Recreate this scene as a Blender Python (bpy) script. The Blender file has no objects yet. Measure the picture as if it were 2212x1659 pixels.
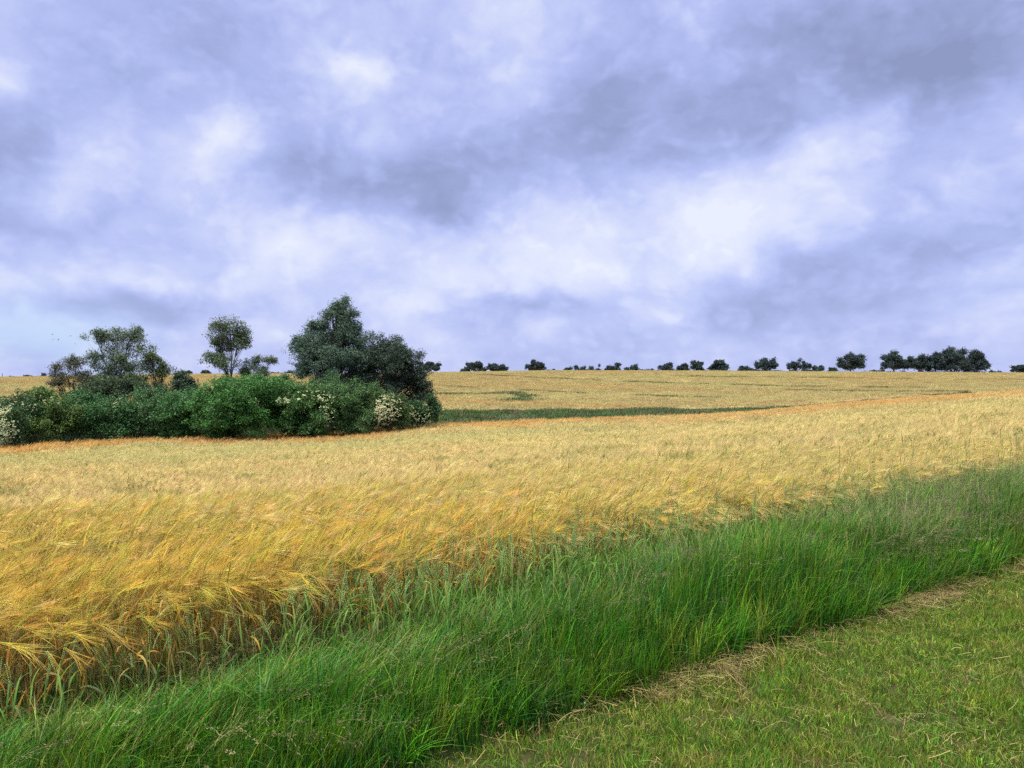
import bpy, math, random
import numpy as np
rng = np.random.default_rng(7)
SC = bpy.context.scene
COL = SC.collection
# ------------------------------------------------------------------ camera
CAM_Z = 1.65
FD = 1598.0            # focal length in pixels of a 2212 px wide picture
HZ = 812.0             # row of the true horizon in that picture (1659 rows)
cam_d = bpy.data.cameras.new('camera'); cam = bpy.data.objects.new('camera', cam_d); COL.objects.link(cam)
cam_d.sensor_width = 36.0; cam_d.lens = 36.0 * FD / 2212.0
cam_d.clip_start = 0.05; cam_d.clip_end = 20000
cam.location = (0, 0, CAM_Z)
cam.rotation_euler = (math.radians(90) - math.atan((829.5 - HZ) / FD), 0, 0)
SC.camera = cam
# ------------------------------------------------------------------ exposure
EXPO = 1.0
vs = SC.view_settings
vs.view_transform = 'Standard'; vs.look = 'None'; vs.exposure = EXPO; vs.gamma = 1.0
cy = SC.cycles
cy.max_bounces = 5; cy.diffuse_bounces = 2; cy.glossy_bounces = 1; cy.transmission_bounces = 3
cy.transparent_max_bounces = 4; cy.volume_bounces = 0; cy.caustics_reflective = False; cy.caustics_refractive = False
cy.use_adaptive_sampling = True; cy.adaptive_threshold = 0.008
cy.use_denoising = False; cy.denoiser = 'OPENIMAGEDENOISE'; cy.denoising_input_passes = 'RGB_ALBEDO_NORMAL'; cy.denoising_prefilter = 'ACCURATE'
# ------------------------------------------------------------------ sun
SUN_EL, SUN_AZ = math.radians(58), math.radians(-140)      # azimuth from +Y towards +X: behind and left of the camera
sd = bpy.data.lights.new('sun', 'SUN'); sd.energy = 1.5; sd.angle = math.radians(14); sd.color = (1.0, 0.95, 0.88)
sun = bpy.data.objects.new('sun', sd); COL.objects.link(sun)
sun.rotation_euler = (math.radians(90) - SUN_EL, 0, math.pi - SUN_AZ)
# ------------------------------------------------------------------ sky
W = bpy.data.worlds.new('World'); SC.world = W; W.use_nodes = True
nt = W.node_tree; nt.nodes.clear()
BG_STRENGTH = 0.1
def nd(t, tree=None, **kw):
    n = (tree or nt).nodes.new(t)
    for k, v in kw.items(): setattr(n, k, v)
    return n
def lk(a, b, tree=None): (tree or nt).links.new(a, b)
def mth(op, a, b=None, c=None, tree=None, clamp=False):
    n = nd('ShaderNodeMath', tree, operation=op); n.use_clamp = clamp
    for i, v in enumerate((a, b, c)):
        if v is None: continue
        if isinstance(v, (int, float)): n.inputs[i].default_value = v
        else: lk(v, n.inputs[i], tree)
    return n.outputs[0]
def vmth(op, a, b=None, tree=None):
    n = nd('ShaderNodeVectorMath', tree, operation=op)
    for i, v in enumerate((a, b)):
        if v is None: continue
        if isinstance(v, tuple): n.inputs[i].default_value = v
        else: lk(v, n.inputs[i], tree)
    return n.outputs['Value'] if op in ('DOT_PRODUCT', 'LENGTH') else n.outputs[0]
def comb(x, y, z=0.0):
    n = nd('ShaderNodeCombineXYZ')
    for i, v in enumerate((x, y, z)):
        if isinstance(v, (int, float)): n.inputs[i].default_value = v
        else: lk(v, n.inputs[i])
    return n.outputs[0]
def noise(vec, scale, detail, rough=0.5, tree=None, dims='3D', dist=0.0):
    n = nd('ShaderNodeTexNoise', tree); n.noise_dimensions = dims
    n.inputs['Scale'].default_value = scale; n.inputs['Detail'].default_value = detail
    n.inputs['Roughness'].default_value = rough; n.inputs['Distortion'].default_value = dist
    if vec is not None: lk(vec, n.inputs['Vector'], tree)
    return n
tc = nd('ShaderNodeTexCoord'); sep = nd('ShaderNodeSeparateXYZ'); lk(tc.outputs['Generated'], sep.inputs[0])
X, Y, Z = sep.outputs
zc = mth('MAXIMUM', Z, 0.0)
az = mth('ARCTAN2', X, Y); el = mth('ARCSINE', mth('MINIMUM', zc, 1.0))
inv = mth('DIVIDE', 1.0, mth('ADD', zc, 0.16))
P = comb(mth('MULTIPLY', X, inv), mth('MULTIPLY', Y, inv), 3.7)
AE0 = comb(az, mth('MULTIPLY', el, 1.35))
w1 = noise(AE0, 3.2, 4, 0.5); w2 = noise(AE0, 9.0, 4, 0.55)
wv = vmth('ADD', vmth('MULTIPLY', vmth('SUBTRACT', w1.outputs['Color'], (.5, .5, .5)), (0.20, 0.14, 0)),
          vmth('MULTIPLY', vmth('SUBTRACT', w2.outputs['Color'], (.5, .5, .5)), (0.09, 0.07, 0)))
AE = vmth('ADD', comb(az, el), wv)
# cloud masses: (col, row) of a direction as seen in the photograph, radii in the same pixels, tilt, weight
BLOBS = [(1900, 40, 420, 110, 0, -.26), (1450, 120, 260, 110, 10, -.14), (330, 40, 350, 90, 0, -.12), (1000, 40, 200, 60, 0, .06), (1320, 520, 280, 80, 6, .38), (1650, 430, 210, 75, 24, .40), (1850, 310, 75, 60, 30, .34), (1480, 420, 90, 50, 10, .08), (1200, 460, 110, 40, 10, .14), (1560, 540, 60, 60, 60, .12), (700, 520, 170, 60, 0, .40),
         (1010, 590, 260, 60, 0, .25), (735, 140, 75, 45, 0, .58), (440, 330, 60, 60, 60, .58), (190, 340, 90, 70, 40, .50), (10, 180, 40, 50, 0, .35),
         (1130, 130, 160, 100, 70, .20), (1500, 60, 60, 90, 70, .12), (100, 620, 150, 40, 0, .22), (480, 600, 150, 40, 0, .22), (310, 610, 90, 30, 0, .18),
         (750, 390, 200, 75, 0, -.32), (1250, 260, 220, 80, 20, -.34), (1560, 250, 240, 90, 20, -.30), (2020, 150, 260, 110, 25, -.55), (1480, 340, 150, 40, 10, -.18),
         (60, 300, 70, 120, 90, -.36), (330, 200, 190, 90, 30, -.18), (260, 655, 180, 35, 0, -.34), (120, 480, 200, 50, 10, -.28), (940, 470, 70, 25, 0, -.25),
         (1130, 650, 120, 30, 0, -.30), (1700, 620, 260, 60, 10, -.28), (2100, 500, 160, 90, 30, -.28), (1420, 660, 60, 30, 0, .30), (900, 665, 40, 25, 0, .28),
         (1160, 710, 60, 22, 0, .22), (900, 430, 150, 50, 0, -.18), (2080, 420, 90, 40, 30, .22), (1700, 520, 130, 40, 10, .22), (2150, 620, 90, 40, 0, .18), (1900, 660, 200, 28, 0, -.12),
         (560, 690, 90, 25, 0, .18), (100, 720, 130, 40, 0, .40), (640, 60, 200, 60, 0, -.08), (1000, 330, 110, 60, 0, -.12)]
def sky_dir(px, py):
    d = np.array([(px - 1106) / FD, 1.0, (HZ - py) / FD]); d /= np.linalg.norm(d)
    return math.atan2(d[0], d[1]), math.asin(d[2])
Q = vmth('ADD', AE0, vmth('SCALE', wv)); Q.node.inputs[1].links[0].from_node.inputs['Scale'].default_value = 0.5
n1 = noise(P, 1.0, 5, 0.5)
n2 = noise(Q, 6.0, 9, 0.57)
n3 = noise(Q, 15.0, 9, 0.6)
n4 = noise(Q, 48.0, 4, 0.55)
B = mth('ADD', mth('MULTIPLY_ADD', n1.outputs['Fac'], 0.26, 0.56 - 0.13), mth('MULTIPLY_ADD', n2.outputs['Fac'], 0.64, -0.32))
B = mth('MULTIPLY_ADD', mth('SUBTRACT', n3.outputs['Fac'], .5), 0.36, B)
B = mth('MULTIPLY_ADD', mth('SUBTRACT', n4.outputs['Fac'], .5), 0.12, B)
n5 = noise(Q, 9.0, 2, 0.45)        # billows: rounded puffs with darker creases between them
B = mth('MULTIPLY_ADD', mth('SUBTRACT', mth('ABSOLUTE', mth('SUBTRACT', n5.outputs['Fac'], .5)), .09), 0.60, B)
n6 = noise(Q, 24.0, 2, 0.45)
B = mth('MULTIPLY_ADD', mth('SUBTRACT', mth('ABSOLUTE', mth('SUBTRACT', n6.outputs['Fac'], .5)), .09), 0.34, B)
for (px, py, rx, ry, rot, amp) in BLOBS:
    a0, e0 = sky_dir(px, py)
    mp = nd('ShaderNodeMapping'); mp.vector_type = 'TEXTURE'; lk(AE, mp.inputs[0])
    mp.inputs['Location'].default_value = (a0, e0, 0); mp.inputs['Rotation'].default_value = (0, 0, math.radians(rot))
    mp.inputs['Scale'].default_value = (rx / FD, ry / FD, 1)
    g = mth('EXPONENT', mth('MULTIPLY', vmth('DOT_PRODUCT', mp.outputs[0], mp.outputs[0]), -1.0))
    B = mth('MULTIPLY_ADD', g, amp * 0.85, B)
ramp = nd('ShaderNodeValToRGB'); lk(B, ramp.inputs[0])
cr = ramp.color_ramp; cr.interpolation = 'B_SPLINE'
stops = [(0.02, (.27, .32, .54)), (0.25, (.36, .42, .73)), (0.46, (.46, .53, .92)), (0.68, (.60, .66, .97)), (0.96, (.83, .87, 1.0))]
while len(cr.elements) < len(stops): cr.elements.new(0.5)
for e_, (p_, c_) in zip(cr.elements, stops): e_.position = p_; e_.color = (*c_, 1)
# an overcast sky is brighter towards the zenith
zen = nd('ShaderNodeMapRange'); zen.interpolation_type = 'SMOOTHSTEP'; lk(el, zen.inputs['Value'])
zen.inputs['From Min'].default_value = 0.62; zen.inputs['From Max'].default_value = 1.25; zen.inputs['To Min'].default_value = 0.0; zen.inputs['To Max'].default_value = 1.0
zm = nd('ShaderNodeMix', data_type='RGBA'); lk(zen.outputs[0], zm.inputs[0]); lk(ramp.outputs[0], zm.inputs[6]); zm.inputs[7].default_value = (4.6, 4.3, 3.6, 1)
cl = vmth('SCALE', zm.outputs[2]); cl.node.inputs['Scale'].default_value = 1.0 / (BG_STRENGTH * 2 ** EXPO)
# white light up there, where the cloud is bright
sky = nd('ShaderNodeTexSky'); sky.sky_type = 'NISHITA'; sky.sun_disc = False; sky.sun_elevation = SUN_EL; sky.sun_rotation = SUN_AZ
gap = nd('ShaderNodeMapping'); gap.vector_type = 'TEXTURE'; lk(AE, gap.inputs[0])
a0, e0 = sky_dir(90, 735); gap.inputs['Location'].default_value = (a0, e0, 0); gap.inputs['Scale'].default_value = (150 / FD, 65 / FD, 1)
gf = mth('MULTIPLY_ADD', mth('EXPONENT', mth('MULTIPLY', vmth('DOT_PRODUCT', gap.outputs[0], gap.outputs[0]), -1.0)), 0.20, 0.04)
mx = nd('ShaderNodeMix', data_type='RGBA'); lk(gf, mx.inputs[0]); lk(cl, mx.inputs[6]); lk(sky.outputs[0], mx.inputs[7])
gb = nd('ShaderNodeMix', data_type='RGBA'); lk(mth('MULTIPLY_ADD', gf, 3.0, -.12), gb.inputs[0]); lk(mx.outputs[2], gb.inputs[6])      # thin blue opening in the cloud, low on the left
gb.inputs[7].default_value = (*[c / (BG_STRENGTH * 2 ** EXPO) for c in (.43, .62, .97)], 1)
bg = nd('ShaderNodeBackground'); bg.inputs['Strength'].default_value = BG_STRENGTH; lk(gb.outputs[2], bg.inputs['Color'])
wo = nd('ShaderNodeOutputWorld'); lk(bg.outputs[0], wo.inputs['Surface'])

# ------------------------------------------------------------------ the lie of the land
KX = np.array([-900, 0, 400, 730, 940, 1200, 1500, 1650, 1900, 2212, 2900], float)
KU = (KX - 1106) / FD
K_EY = np.array([1000, 966, 946, 936, 918, 907, 897, 888.5, 865, 844, 817], float)          # far edge of the near crop, as seen
K_ED = np.array([40, 46, 51, 54, 58, 66, 78, 85, 94, 105, 130], float)                     # its depth
K_FY = np.array([915, 893, 888, 884, 881, 880, 879, 876, 855.5, 839, 812], float)           # near edge of the far crop
K_FD = K_ED + np.array([22, 22, 22, 22, 24, 25, 27, 27, 24, 22, 22], float)
K_SY = np.array([818, 815, 808.5, 807, 805, 801, 801.5, 802.5, 804, 806, 806], float)      # crest of the far field
CROP_H = 0.58
SKY_D = 300.0
def zat(yd, D, h=0.0): return CAM_Z - (yd - HZ) / FD * D - h
K_EZ = zat(K_EY, K_ED, CROP_H); K_FZ = zat(K_FY, K_FD, CROP_H); K_SZ = zat(K_SY, SKY_D, CROP_H)
NX, NY = -0.566, 0.824        # across the verge, away from the camera
def s_of(x, y): return (x + .35) * NX + (y - 3.15) * NY
def t_of(x, y): return (x + .35) * NY - (y - 3.15) * NX
BARLEY_S = 1.6
def pchip(Yk, Zk, y):
    h = np.diff(Yk, axis=1); d = np.diff(Zk, axis=1) / h
    m = np.zeros_like(Zk); m[:, 0] = d[:, 0]; m[:, -1] = d[:, -1]
    a, b = d[:, :-1], d[:, 1:]; w1_ = 2 * h[:, 1:] + h[:, :-1]; w2_ = h[:, 1:] + 2 * h[:, :-1]
    with np.errstate(divide='ignore', invalid='ignore'):
        hm = (w1_ + w2_) / (w1_ / a + w2_ / b)
    m[:, 1:-1] = np.where(a * b > 0, hm, 0)
    i = np.clip((y[:, None] >= Yk[:, 1:]).sum(1), 0, h.shape[1] - 1); r = np.arange(len(y))
    t = np.clip((y - Yk[r, i]) / h[r, i], 0, 1); hh = h[r, i]
    return ((2*t**3-3*t**2+1)*Zk[r, i] + (t**3-2*t**2+t)*hh*m[r, i] + (-2*t**3+3*t**2)*Zk[r, i+1] + (t**3-t**2)*hh*m[r, i+1])
def ss(a, b, x):
    t = np.clip((x - a) / (b - a), 0, 1); return t * t * (3 - 2 * t)
def ukey(u, K): return np.interp(u, KU, K)
def zfun(x, y):
    x = np.atleast_1d(np.asarray(x, float)); y = np.atleast_1d(np.asarray(y, float))
    r = np.hypot(x, y); th = np.arctan2(x, y); thc = np.clip(th, -.8, .8); u = np.tan(thc); D = r * np.cos(thc)
    yb = 4.394 / (.824 - .566 * u) + 1.0
    rf = HZ + 1.07/(yb - 1.0)*FD; md = yb + 9.0; mz = zat(ukey(u, K_EY) + .45*(rf - ukey(u, K_EY)), md, CROP_H)
    n = len(x); o = np.ones(n); ez, fz, sz = ukey(u, K_EZ), ukey(u, K_FZ), ukey(u, K_SZ)
    Yk = np.stack([0*o - 1, yb, md, ukey(u, K_ED), ukey(u, K_FD), SKY_D*o, 430*o, 6000*o], 1)
    Zk = np.stack([0*o, 0*o, mz, ez, fz, sz, sz - 3.5, sz - 120], 1)
    z = pchip(Yk, Zk, D)
    z = z + 0.05 * np.sin(x*.21 + 1) * np.sin(y*.17) * ss(8, 20, D) + 0.012*np.sin(x*2.3+y)*np.sin(y*1.9-x*.7)
    return z * (1 - ss(1.0, 1.9, np.abs(th)))
def z1(x, y): return float(zfun(x, y)[0])
def at(px, D): return ((px - 1106) / FD * D, D)

# ------------------------------------------------------------------ mesh helpers
class MB:
    def __init__(s): s.v, s.f3, s.f4, s.c, s.n = [], [], [], [], 0
    def add(s, v, quads=None, tris=None, col=(1, 1, 1)):
        v = np.asarray(v, np.float32).reshape(-1, 3); c = np.asarray(col, np.float32)
        if c.ndim == 1: c = np.broadcast_to(c, (len(v), 3))
        if quads is not None and len(quads): s.f4.append(np.asarray(quads, np.int32).reshape(-1, 4) + s.n)
        if tris is not None and len(tris): s.f3.append(np.asarray(tris, np.int32).reshape(-1, 3) + s.n)
        s.v.append(v); s.c.append(c.reshape(-1, 3)); s.n += len(v)
    def mesh(s, name, mat, smooth=False):
        me = bpy.data.meshes.new(name)
        v = np.concatenate(s.v); c = np.concatenate(s.c)
        f4 = np.concatenate(s.f4) if s.f4 else np.zeros((0, 4), np.int32); f3 = np.concatenate(s.f3) if s.f3 else np.zeros((0, 3), np.int32)
        me.vertices.add(len(v)); me.vertices.foreach_set('co', v.ravel())
        me.loops.add(f4.size + f3.size); me.loops.foreach_set('vertex_index', np.concatenate([f4.ravel(), f3.ravel()]))
        me.polygons.add(len(f4) + len(f3))
        me.polygons.foreach_set('loop_start', np.concatenate([np.arange(len(f4)) * 4, f4.size + np.arange(len(f3)) * 3]).astype(np.int32))
        a = me.attributes.new('Col', 'FLOAT_COLOR', 'POINT'); a.data.foreach_set('color', np.concatenate([c, np.ones((len(c), 1), np.float32)], 1).ravel())
        me.update(calc_edges=True); me.materials.append(mat)
        if smooth: me.polygons.foreach_set('use_smooth', np.ones(len(me.polygons), bool))
        return me
    def obj(s, name, mat, parent=None, loc=None, smooth=False, link=True):
        o = bpy.data.objects.new(name, s.mesh(name, mat, smooth))
        if link: COL.objects.link(o)
        if parent is not None: o.parent = parent
        if loc is not None: o.location = loc
        return o
def tag(o, label, cat, group=None, kind=None):
    o['label'] = label; o['category'] = cat
    if group: o['group'] = group
    if kind: o['kind'] = kind
    return o
def strips(mb, C, S, Wd, col):
    """ribbons: C (B,n,3) centre lines, S (B,3) or (B,n,3) sideways unit vectors, Wd (B,n) widths, col (B,3) or (B,n,3)"""
    C = np.asarray(C, float); B_, n, _ = C.shape
    S = np.asarray(S, float); S = S[:, None, :] if S.ndim == 2 else S
    h = S * (np.asarray(Wd)[..., None] * .5)
    V = np.stack([C - h, C + h], 2)
    base = (np.arange(B_)[:, None] * n + np.arange(n - 1)[None]) * 2
    q = np.stack([base, base + 1, base + 3, base + 2], -1)
    col = np.asarray(col, float); col = np.broadcast_to(col[:, None, :] if col.ndim == 2 else col, (B_, n, 3))
    mb.add(V, quads=q, col=np.repeat(col[:, :, None, :], 2, 2).reshape(-1, 3))
def bend(L, th0, th1, n, pw=2.0, head=0.0, base=None):
    """arrays of curves starting upright at th0 and bending to th1 from the vertical, towards head; -> (B,n,3) and angles"""
    L, th0, th1, head = [np.atleast_1d(np.asarray(a, float)) for a in (L, th0, th1, head)]
    s = np.linspace(0, 1, n)[None]; th = th0[:, None] + (th1 - th0)[:, None] * s**pw
    ds = (L / (n - 1))[:, None]; tm = (th[:, 1:] + th[:, :-1]) / 2
    r = np.concatenate([np.zeros((len(L), 1)), np.cumsum(np.sin(tm) * ds, 1)], 1); z = np.concatenate([np.zeros((len(L), 1)), np.cumsum(np.cos(tm) * ds, 1)], 1)
    C = np.stack([r * np.cos(head)[:, None], r * np.sin(head)[:, None], z], -1)
    if base is not None: C = C + np.asarray(base)[:, None, :]
    return C, th
def tube(mb, pts, rad, sides=6, col=(1, 1, 1)):
    pts = np.asarray(pts, float); n = len(pts); T = np.gradient(pts, axis=0); T /= np.linalg.norm(T, axis=1)[:, None] + 1e-9
    A = np.cross(T, [0.31, .95, .05]); A /= np.linalg.norm(A, axis=1)[:, None] + 1e-9; Bv = np.cross(T, A)
    a = np.linspace(0, 2*np.pi, sides, endpoint=False)
    V = pts[:, None] + (A[:, None]*np.cos(a)[None, :, None] + Bv[:, None]*np.sin(a)[None, :, None]) * np.asarray(rad)[:, None, None]
    i = np.arange(n-1)[:, None]*sides; j = np.arange(sides)[None]; k = (j+1) % sides
    mb.add(V, quads=np.stack([i+j, i+k, i+sides+k, i+sides+j], -1), col=col)
def U(a, b, n=None): return rng.uniform(a, b, n)
def jit(c, k, n): return np.clip(np.asarray(c)[None] * (1 + rng.normal(0, k, (n, 1))) * (1 + rng.normal(0, k*.35, (n, 3))), 0, 1)

# ------------------------------------------------------------------ materials
def mat_new(name):
    m = bpy.data.materials.new(name); m.use_nodes = True; m.node_tree.nodes.clear(); return m, m.node_tree
def plant_mat(name, trans=0.3, rand=0.25, rough=0.6, spec=0.25, crop=False, trans_tint=(1.1, 1.1, .7), gain=1.0):
    m, t = mat_new(name)
    at_ = nd('ShaderNodeAttribute', t, attribute_name='Col'); oi = nd('ShaderNodeObjectInfo', t)
    geo = nd('ShaderNodeNewGeometry', t)
    hs = nd('ShaderNodeHueSaturation', t); lk(at_.outputs['Color'], hs.inputs['Color'], t)
    lk(mth('MULTIPLY_ADD', oi.outputs['Random'], 2*rand*gain, (1 - rand)*gain, tree=t), hs.inputs['Value'], t)
    r2 = mth('FRACT', mth('MULTIPLY', oi.outputs['Random'], 37.3, tree=t), tree=t)
    lk(mth('MULTIPLY_ADD', r2, .05, .475, tree=t), hs.inputs['Hue'], t)
    c = hs.outputs[0]
    if crop:   # ripeness of the crop: sage green and orange gold patches; also painted tramline shadow
        ia = nd('ShaderNodeAttribute', t, attribute_name='tint', attribute_type='INSTANCER')
        n_ = noise(geo.outputs['Position'], .35, 4, .6, tree=t)
        f = mth('ADD', ia.outputs['Fac'], mth('MULTIPLY_ADD', n_.outputs['Fac'], 1.0, -.5, tree=t), tree=t)
        g1 = nd('ShaderNodeMix', t, data_type='RGBA', blend_type='MIX'); lk(mth('MULTIPLY', f, .62, tree=t, clamp=True), g1.inputs[0], t); lk(c, g1.inputs[6], t); g1.inputs[7].default_value = (.43, .43, .17, 1)
        g2 = nd('ShaderNodeMix', t, data_type='RGBA', blend_type='MIX'); lk(mth('MULTIPLY', f, -.55, tree=t, clamp=True), g2.inputs[0], t); lk(g1.outputs[2], g2.inputs[6], t); g2.inputs[7].default_value = (.56, .30, .07, 1)
        c = g2.outputs[2]
    bs = nd('ShaderNodeBsdfPrincipled', t); lk(c, bs.inputs['Base Color'], t); bs.inputs['Roughness'].default_value = rough; bs.inputs['Specular IOR Level'].default_value = spec
    tr = nd('ShaderNodeBsdfTranslucent', t)
    tt = nd('ShaderNodeMix', t, data_type='RGBA', blend_type='MULTIPLY'); tt.inputs[0].default_value = 1; lk(c, tt.inputs[6], t); tt.inputs[7].default_value = (*trans_tint, 1); lk(tt.outputs[2], tr.inputs['Color'], t)
    mixs = nd('ShaderNodeMixShader', t); mixs.inputs[0].default_value = trans; lk(bs.outputs[0], mixs.inputs[1], t); lk(tr.outputs[0], mixs.inputs[2], t)
    out = nd('ShaderNodeOutputMaterial', t); lk(mixs.outputs[0], out.inputs['Surface'], t)
    return m
M_BARLEY = plant_mat('barley', trans=.17, rand=.32, gain=.90, crop=True, trans_tint=(1.05, 1.0, .95))
M_GRASS = plant_mat('verge_grass', gain=.82, trans=.22, rand=.45, rough=.5)
M_WHEAT = plant_mat('green_wheat', gain=1.05, trans=.25, rand=.2)
M_MOWN = plant_mat('mown_grass', gain=1.0, trans=.35, rand=.4)
M_HAY = plant_mat('cut_hay', gain=.8, trans=.15, rand=.35, rough=.8)
M_LEAF = plant_mat('leaf', trans=.22, rand=.0, rough=.5, spec=.35)
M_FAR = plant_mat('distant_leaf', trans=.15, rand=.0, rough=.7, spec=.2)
M_BLOSSOM = plant_mat('cream_blossom', trans=.25, rand=.0, rough=.8)
def solid_mat(name, col, rough=.85, var=.35, scale=8.0):
    m, t = mat_new(name); geo = nd('ShaderNodeNewGeometry', t); n_ = noise(geo.outputs['Position'], scale, 5, .6, tree=t)
    a = nd('ShaderNodeAttribute', t, attribute_name='Col')
    mxx = nd('ShaderNodeMix', t, data_type='RGBA', blend_type='MULTIPLY'); mxx.inputs[0].default_value = 1; lk(a.outputs['Color'], mxx.inputs[6], t)
    rr = nd('ShaderNodeValToRGB', t); lk(n_.outputs['Fac'], rr.inputs[0], t)
    rr.color_ramp.elements[0].position = .3; rr.color_ramp.elements[1].position = .7
    rr.color_ramp.elements[0].color = (*[c*(1-var) for c in col], 1); rr.color_ramp.elements[1].color = (*[c*(1+var) for c in col], 1)
    lk(rr.outputs[0], mxx.inputs[7], t)
    b = nd('ShaderNodeBsdfPrincipled', t); lk(mxx.outputs[2], b.inputs['Base Color'], t); b.inputs['Roughness'].default_value = rough; b.inputs['Specular IOR Level'].default_value = .15
    bp = nd('ShaderNodeBump', t); bp.inputs['Strength'].default_value = .6; bp.inputs['Distance'].default_value = .02; lk(n_.outputs['Fac'], bp.inputs['Height'], t); lk(bp.outputs[0], b.inputs['Normal'], t)
    o = nd('ShaderNodeOutputMaterial', t); lk(b.outputs[0], o.inputs['Surface'], t); return m
M_BARK = solid_mat('bark', (.10, .085, .07)); M_SOIL = solid_mat('soil', (1, 1, 1), var=.4, scale=14); M_BIRD = solid_mat('dark_feathers', (.03, .03, .035))
M_POST = solid_mat('weathered_wood', (.12, .11, .10))

# ------------------------------------------------------------------ ground, one sheet to the horizon
nth, nr = 480, 300
th = np.concatenate([np.linspace(-math.pi, -.95, 70, endpoint=False), np.linspace(-.95, .95, nth - 140, endpoint=False), np.linspace(.95, math.pi, 70, endpoint=False)])
rr_ = np.concatenate([[0.0], np.geomspace(.4, 800, nr - 1)])
TH, RR = np.meshgrid(th, rr_); gx, gy = (RR*np.sin(TH)).ravel(), (RR*np.cos(TH)).ravel(); gz = zfun(gx, gy)
gu = gx / np.maximum(gy, .05*np.hypot(gx, gy) + 1e-3); gs = s_of(gx, gy); gD = gy
c_mown, c_verge, c_soil, c_valley, c_far = [np.array(c) for c in ((.055, .05, .022), (.03, .05, .015), (.11, .08, .042), (.05, .09, .03), (.36, .27, .12))]
def lerp(a, b, t): return a + (b - a) * t[:, None]
gc = np.broadcast_to(c_mown, (len(gx), 3)).copy()
gc = lerp(gc, c_verge, ss(-.1, .1, gs)); gc = lerp(gc, c_soil, ss(1.45, 1.75, gs))
gc = lerp(gc, np.array((.42, .28, .10)), ss(14, 30, np.where(gs > 2, gD, 0)))
gc = lerp(gc, c_valley, ss(-.4, .4, gD - ukey(gu, K_ED)) * (gs > 3)); gc = lerp(gc, c_far, ss(-1, 1, gD - ukey(gu, K_FD)) * (gs > 3))
mb = MB(); I = np.arange(nr-1)[:, None]*nth; J = np.arange(nth)[None]; K2 = (J+1) % nth
mb.add(np.stack([gx, gy, gz], 1), quads=np.stack([I+J, I+K2, I+nth+K2, I+nth+J], -1), col=gc)
ground = mb.obj('ground', M_SOIL, smooth=True); ground['kind'] = 'structure'; ground['label'] = 'gently rolling farmland ground under the crops and verge'

# ------------------------------------------------------------------ scatter: one object of kind stuff, geometry nodes instances
def scatter(name, pts, rot, scl, tint, protos, label, cat, pick=None):
    me = bpy.data.meshes.new(name); n = len(pts); me.vertices.add(n); me.vertices.foreach_set('co', np.asarray(pts, np.float32).ravel())
    for nm, ty, dat, key in (('rot', 'FLOAT_VECTOR', rot, 'vector'), ('scl', 'FLOAT_VECTOR', scl, 'vector'), ('tint', 'FLOAT', tint, 'value'), ('pick', 'INT', rng.integers(0, len(protos), n) if pick is None else pick, 'value')):
        a = me.attributes.new(nm, ty, 'POINT'); a.data.foreach_set(key, np.asarray(dat, np.int32 if ty == 'INT' else np.float32).ravel())
    o = bpy.data.objects.new(name, me); COL.objects.link(o)
    pc = bpy.data.collections.new(name + '_kinds')
    for i_, p in enumerate(protos): p.name = '%s_kind_%02d' % (name, i_); pc.objects.link(p)
    g = bpy.data.node_groups.new(name + '_spread', 'GeometryNodeTree')
    g.interface.new_socket('Geometry', in_out='INPUT', socket_type='NodeSocketGeometry'); g.interface.new_socket('Geometry', in_out='OUTPUT', socket_type='NodeSocketGeometry')
    gi, go = g.nodes.new('NodeGroupInput'), g.nodes.new('NodeGroupOutput'); ip = g.nodes.new('GeometryNodeInstanceOnPoints'); ci = g.nodes.new('GeometryNodeCollectionInfo')
    ci.inputs['Collection'].default_value = pc; ci.inputs['Separate Children'].default_value = True; ci.inputs['Reset Children'].default_value = True
    ip.inputs['Pick Instance'].default_value = True
    def na(nm, ty):
        x = g.nodes.new('GeometryNodeInputNamedAttribute'); x.data_type = ty; x.inputs['Name'].default_value = nm; return x.outputs['Attribute']
    L = g.links.new
    L(gi.outputs[0], ip.inputs['Points']); L(ci.outputs[0], ip.inputs['Instance']); L(na('pick', 'INT'), ip.inputs['Instance Index'])
    e2 = g.nodes.new('FunctionNodeEulerToRotation'); L(na('rot', 'FLOAT_VECTOR'), e2.inputs[0]); L(e2.outputs[0], ip.inputs['Rotation']); L(na('scl', 'FLOAT_VECTOR'), ip.inputs['Scale'])
    L(ip.outputs[0], go.inputs[0])
    md = o.modifiers.new('spread', 'NODES'); md.node_group = g
    return tag(o, label, cat, kind='stuff')
_vn = rng.uniform(-1, 1, (64, 64))
def vnoise(x, y, sc):
    x = np.asarray(x) * sc; y = np.asarray(y) * sc; i = np.floor(x).astype(int); j = np.floor(y).astype(int); fx = x - i; fy = y - j
    fx = fx*fx*(3-2*fx); fy = fy*fy*(3-2*fy); g = lambda a, b: _vn[a % 64, b % 64]
    return (g(i, j)*(1-fx) + g(i+1, j)*fx)*(1-fy) + (g(i, j+1)*(1-fx) + g(i+1, j+1)*fx)*fy
def wedge(n_per_m2, u0, u1, d0, d1):
    n = int(n_per_m2 * (u1-u0) * (d1**2-d0**2) / 2); u = U(u0, u1, n); D = np.sqrt(U(d0**2, d1**2, n)); return u*D, D, u

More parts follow.
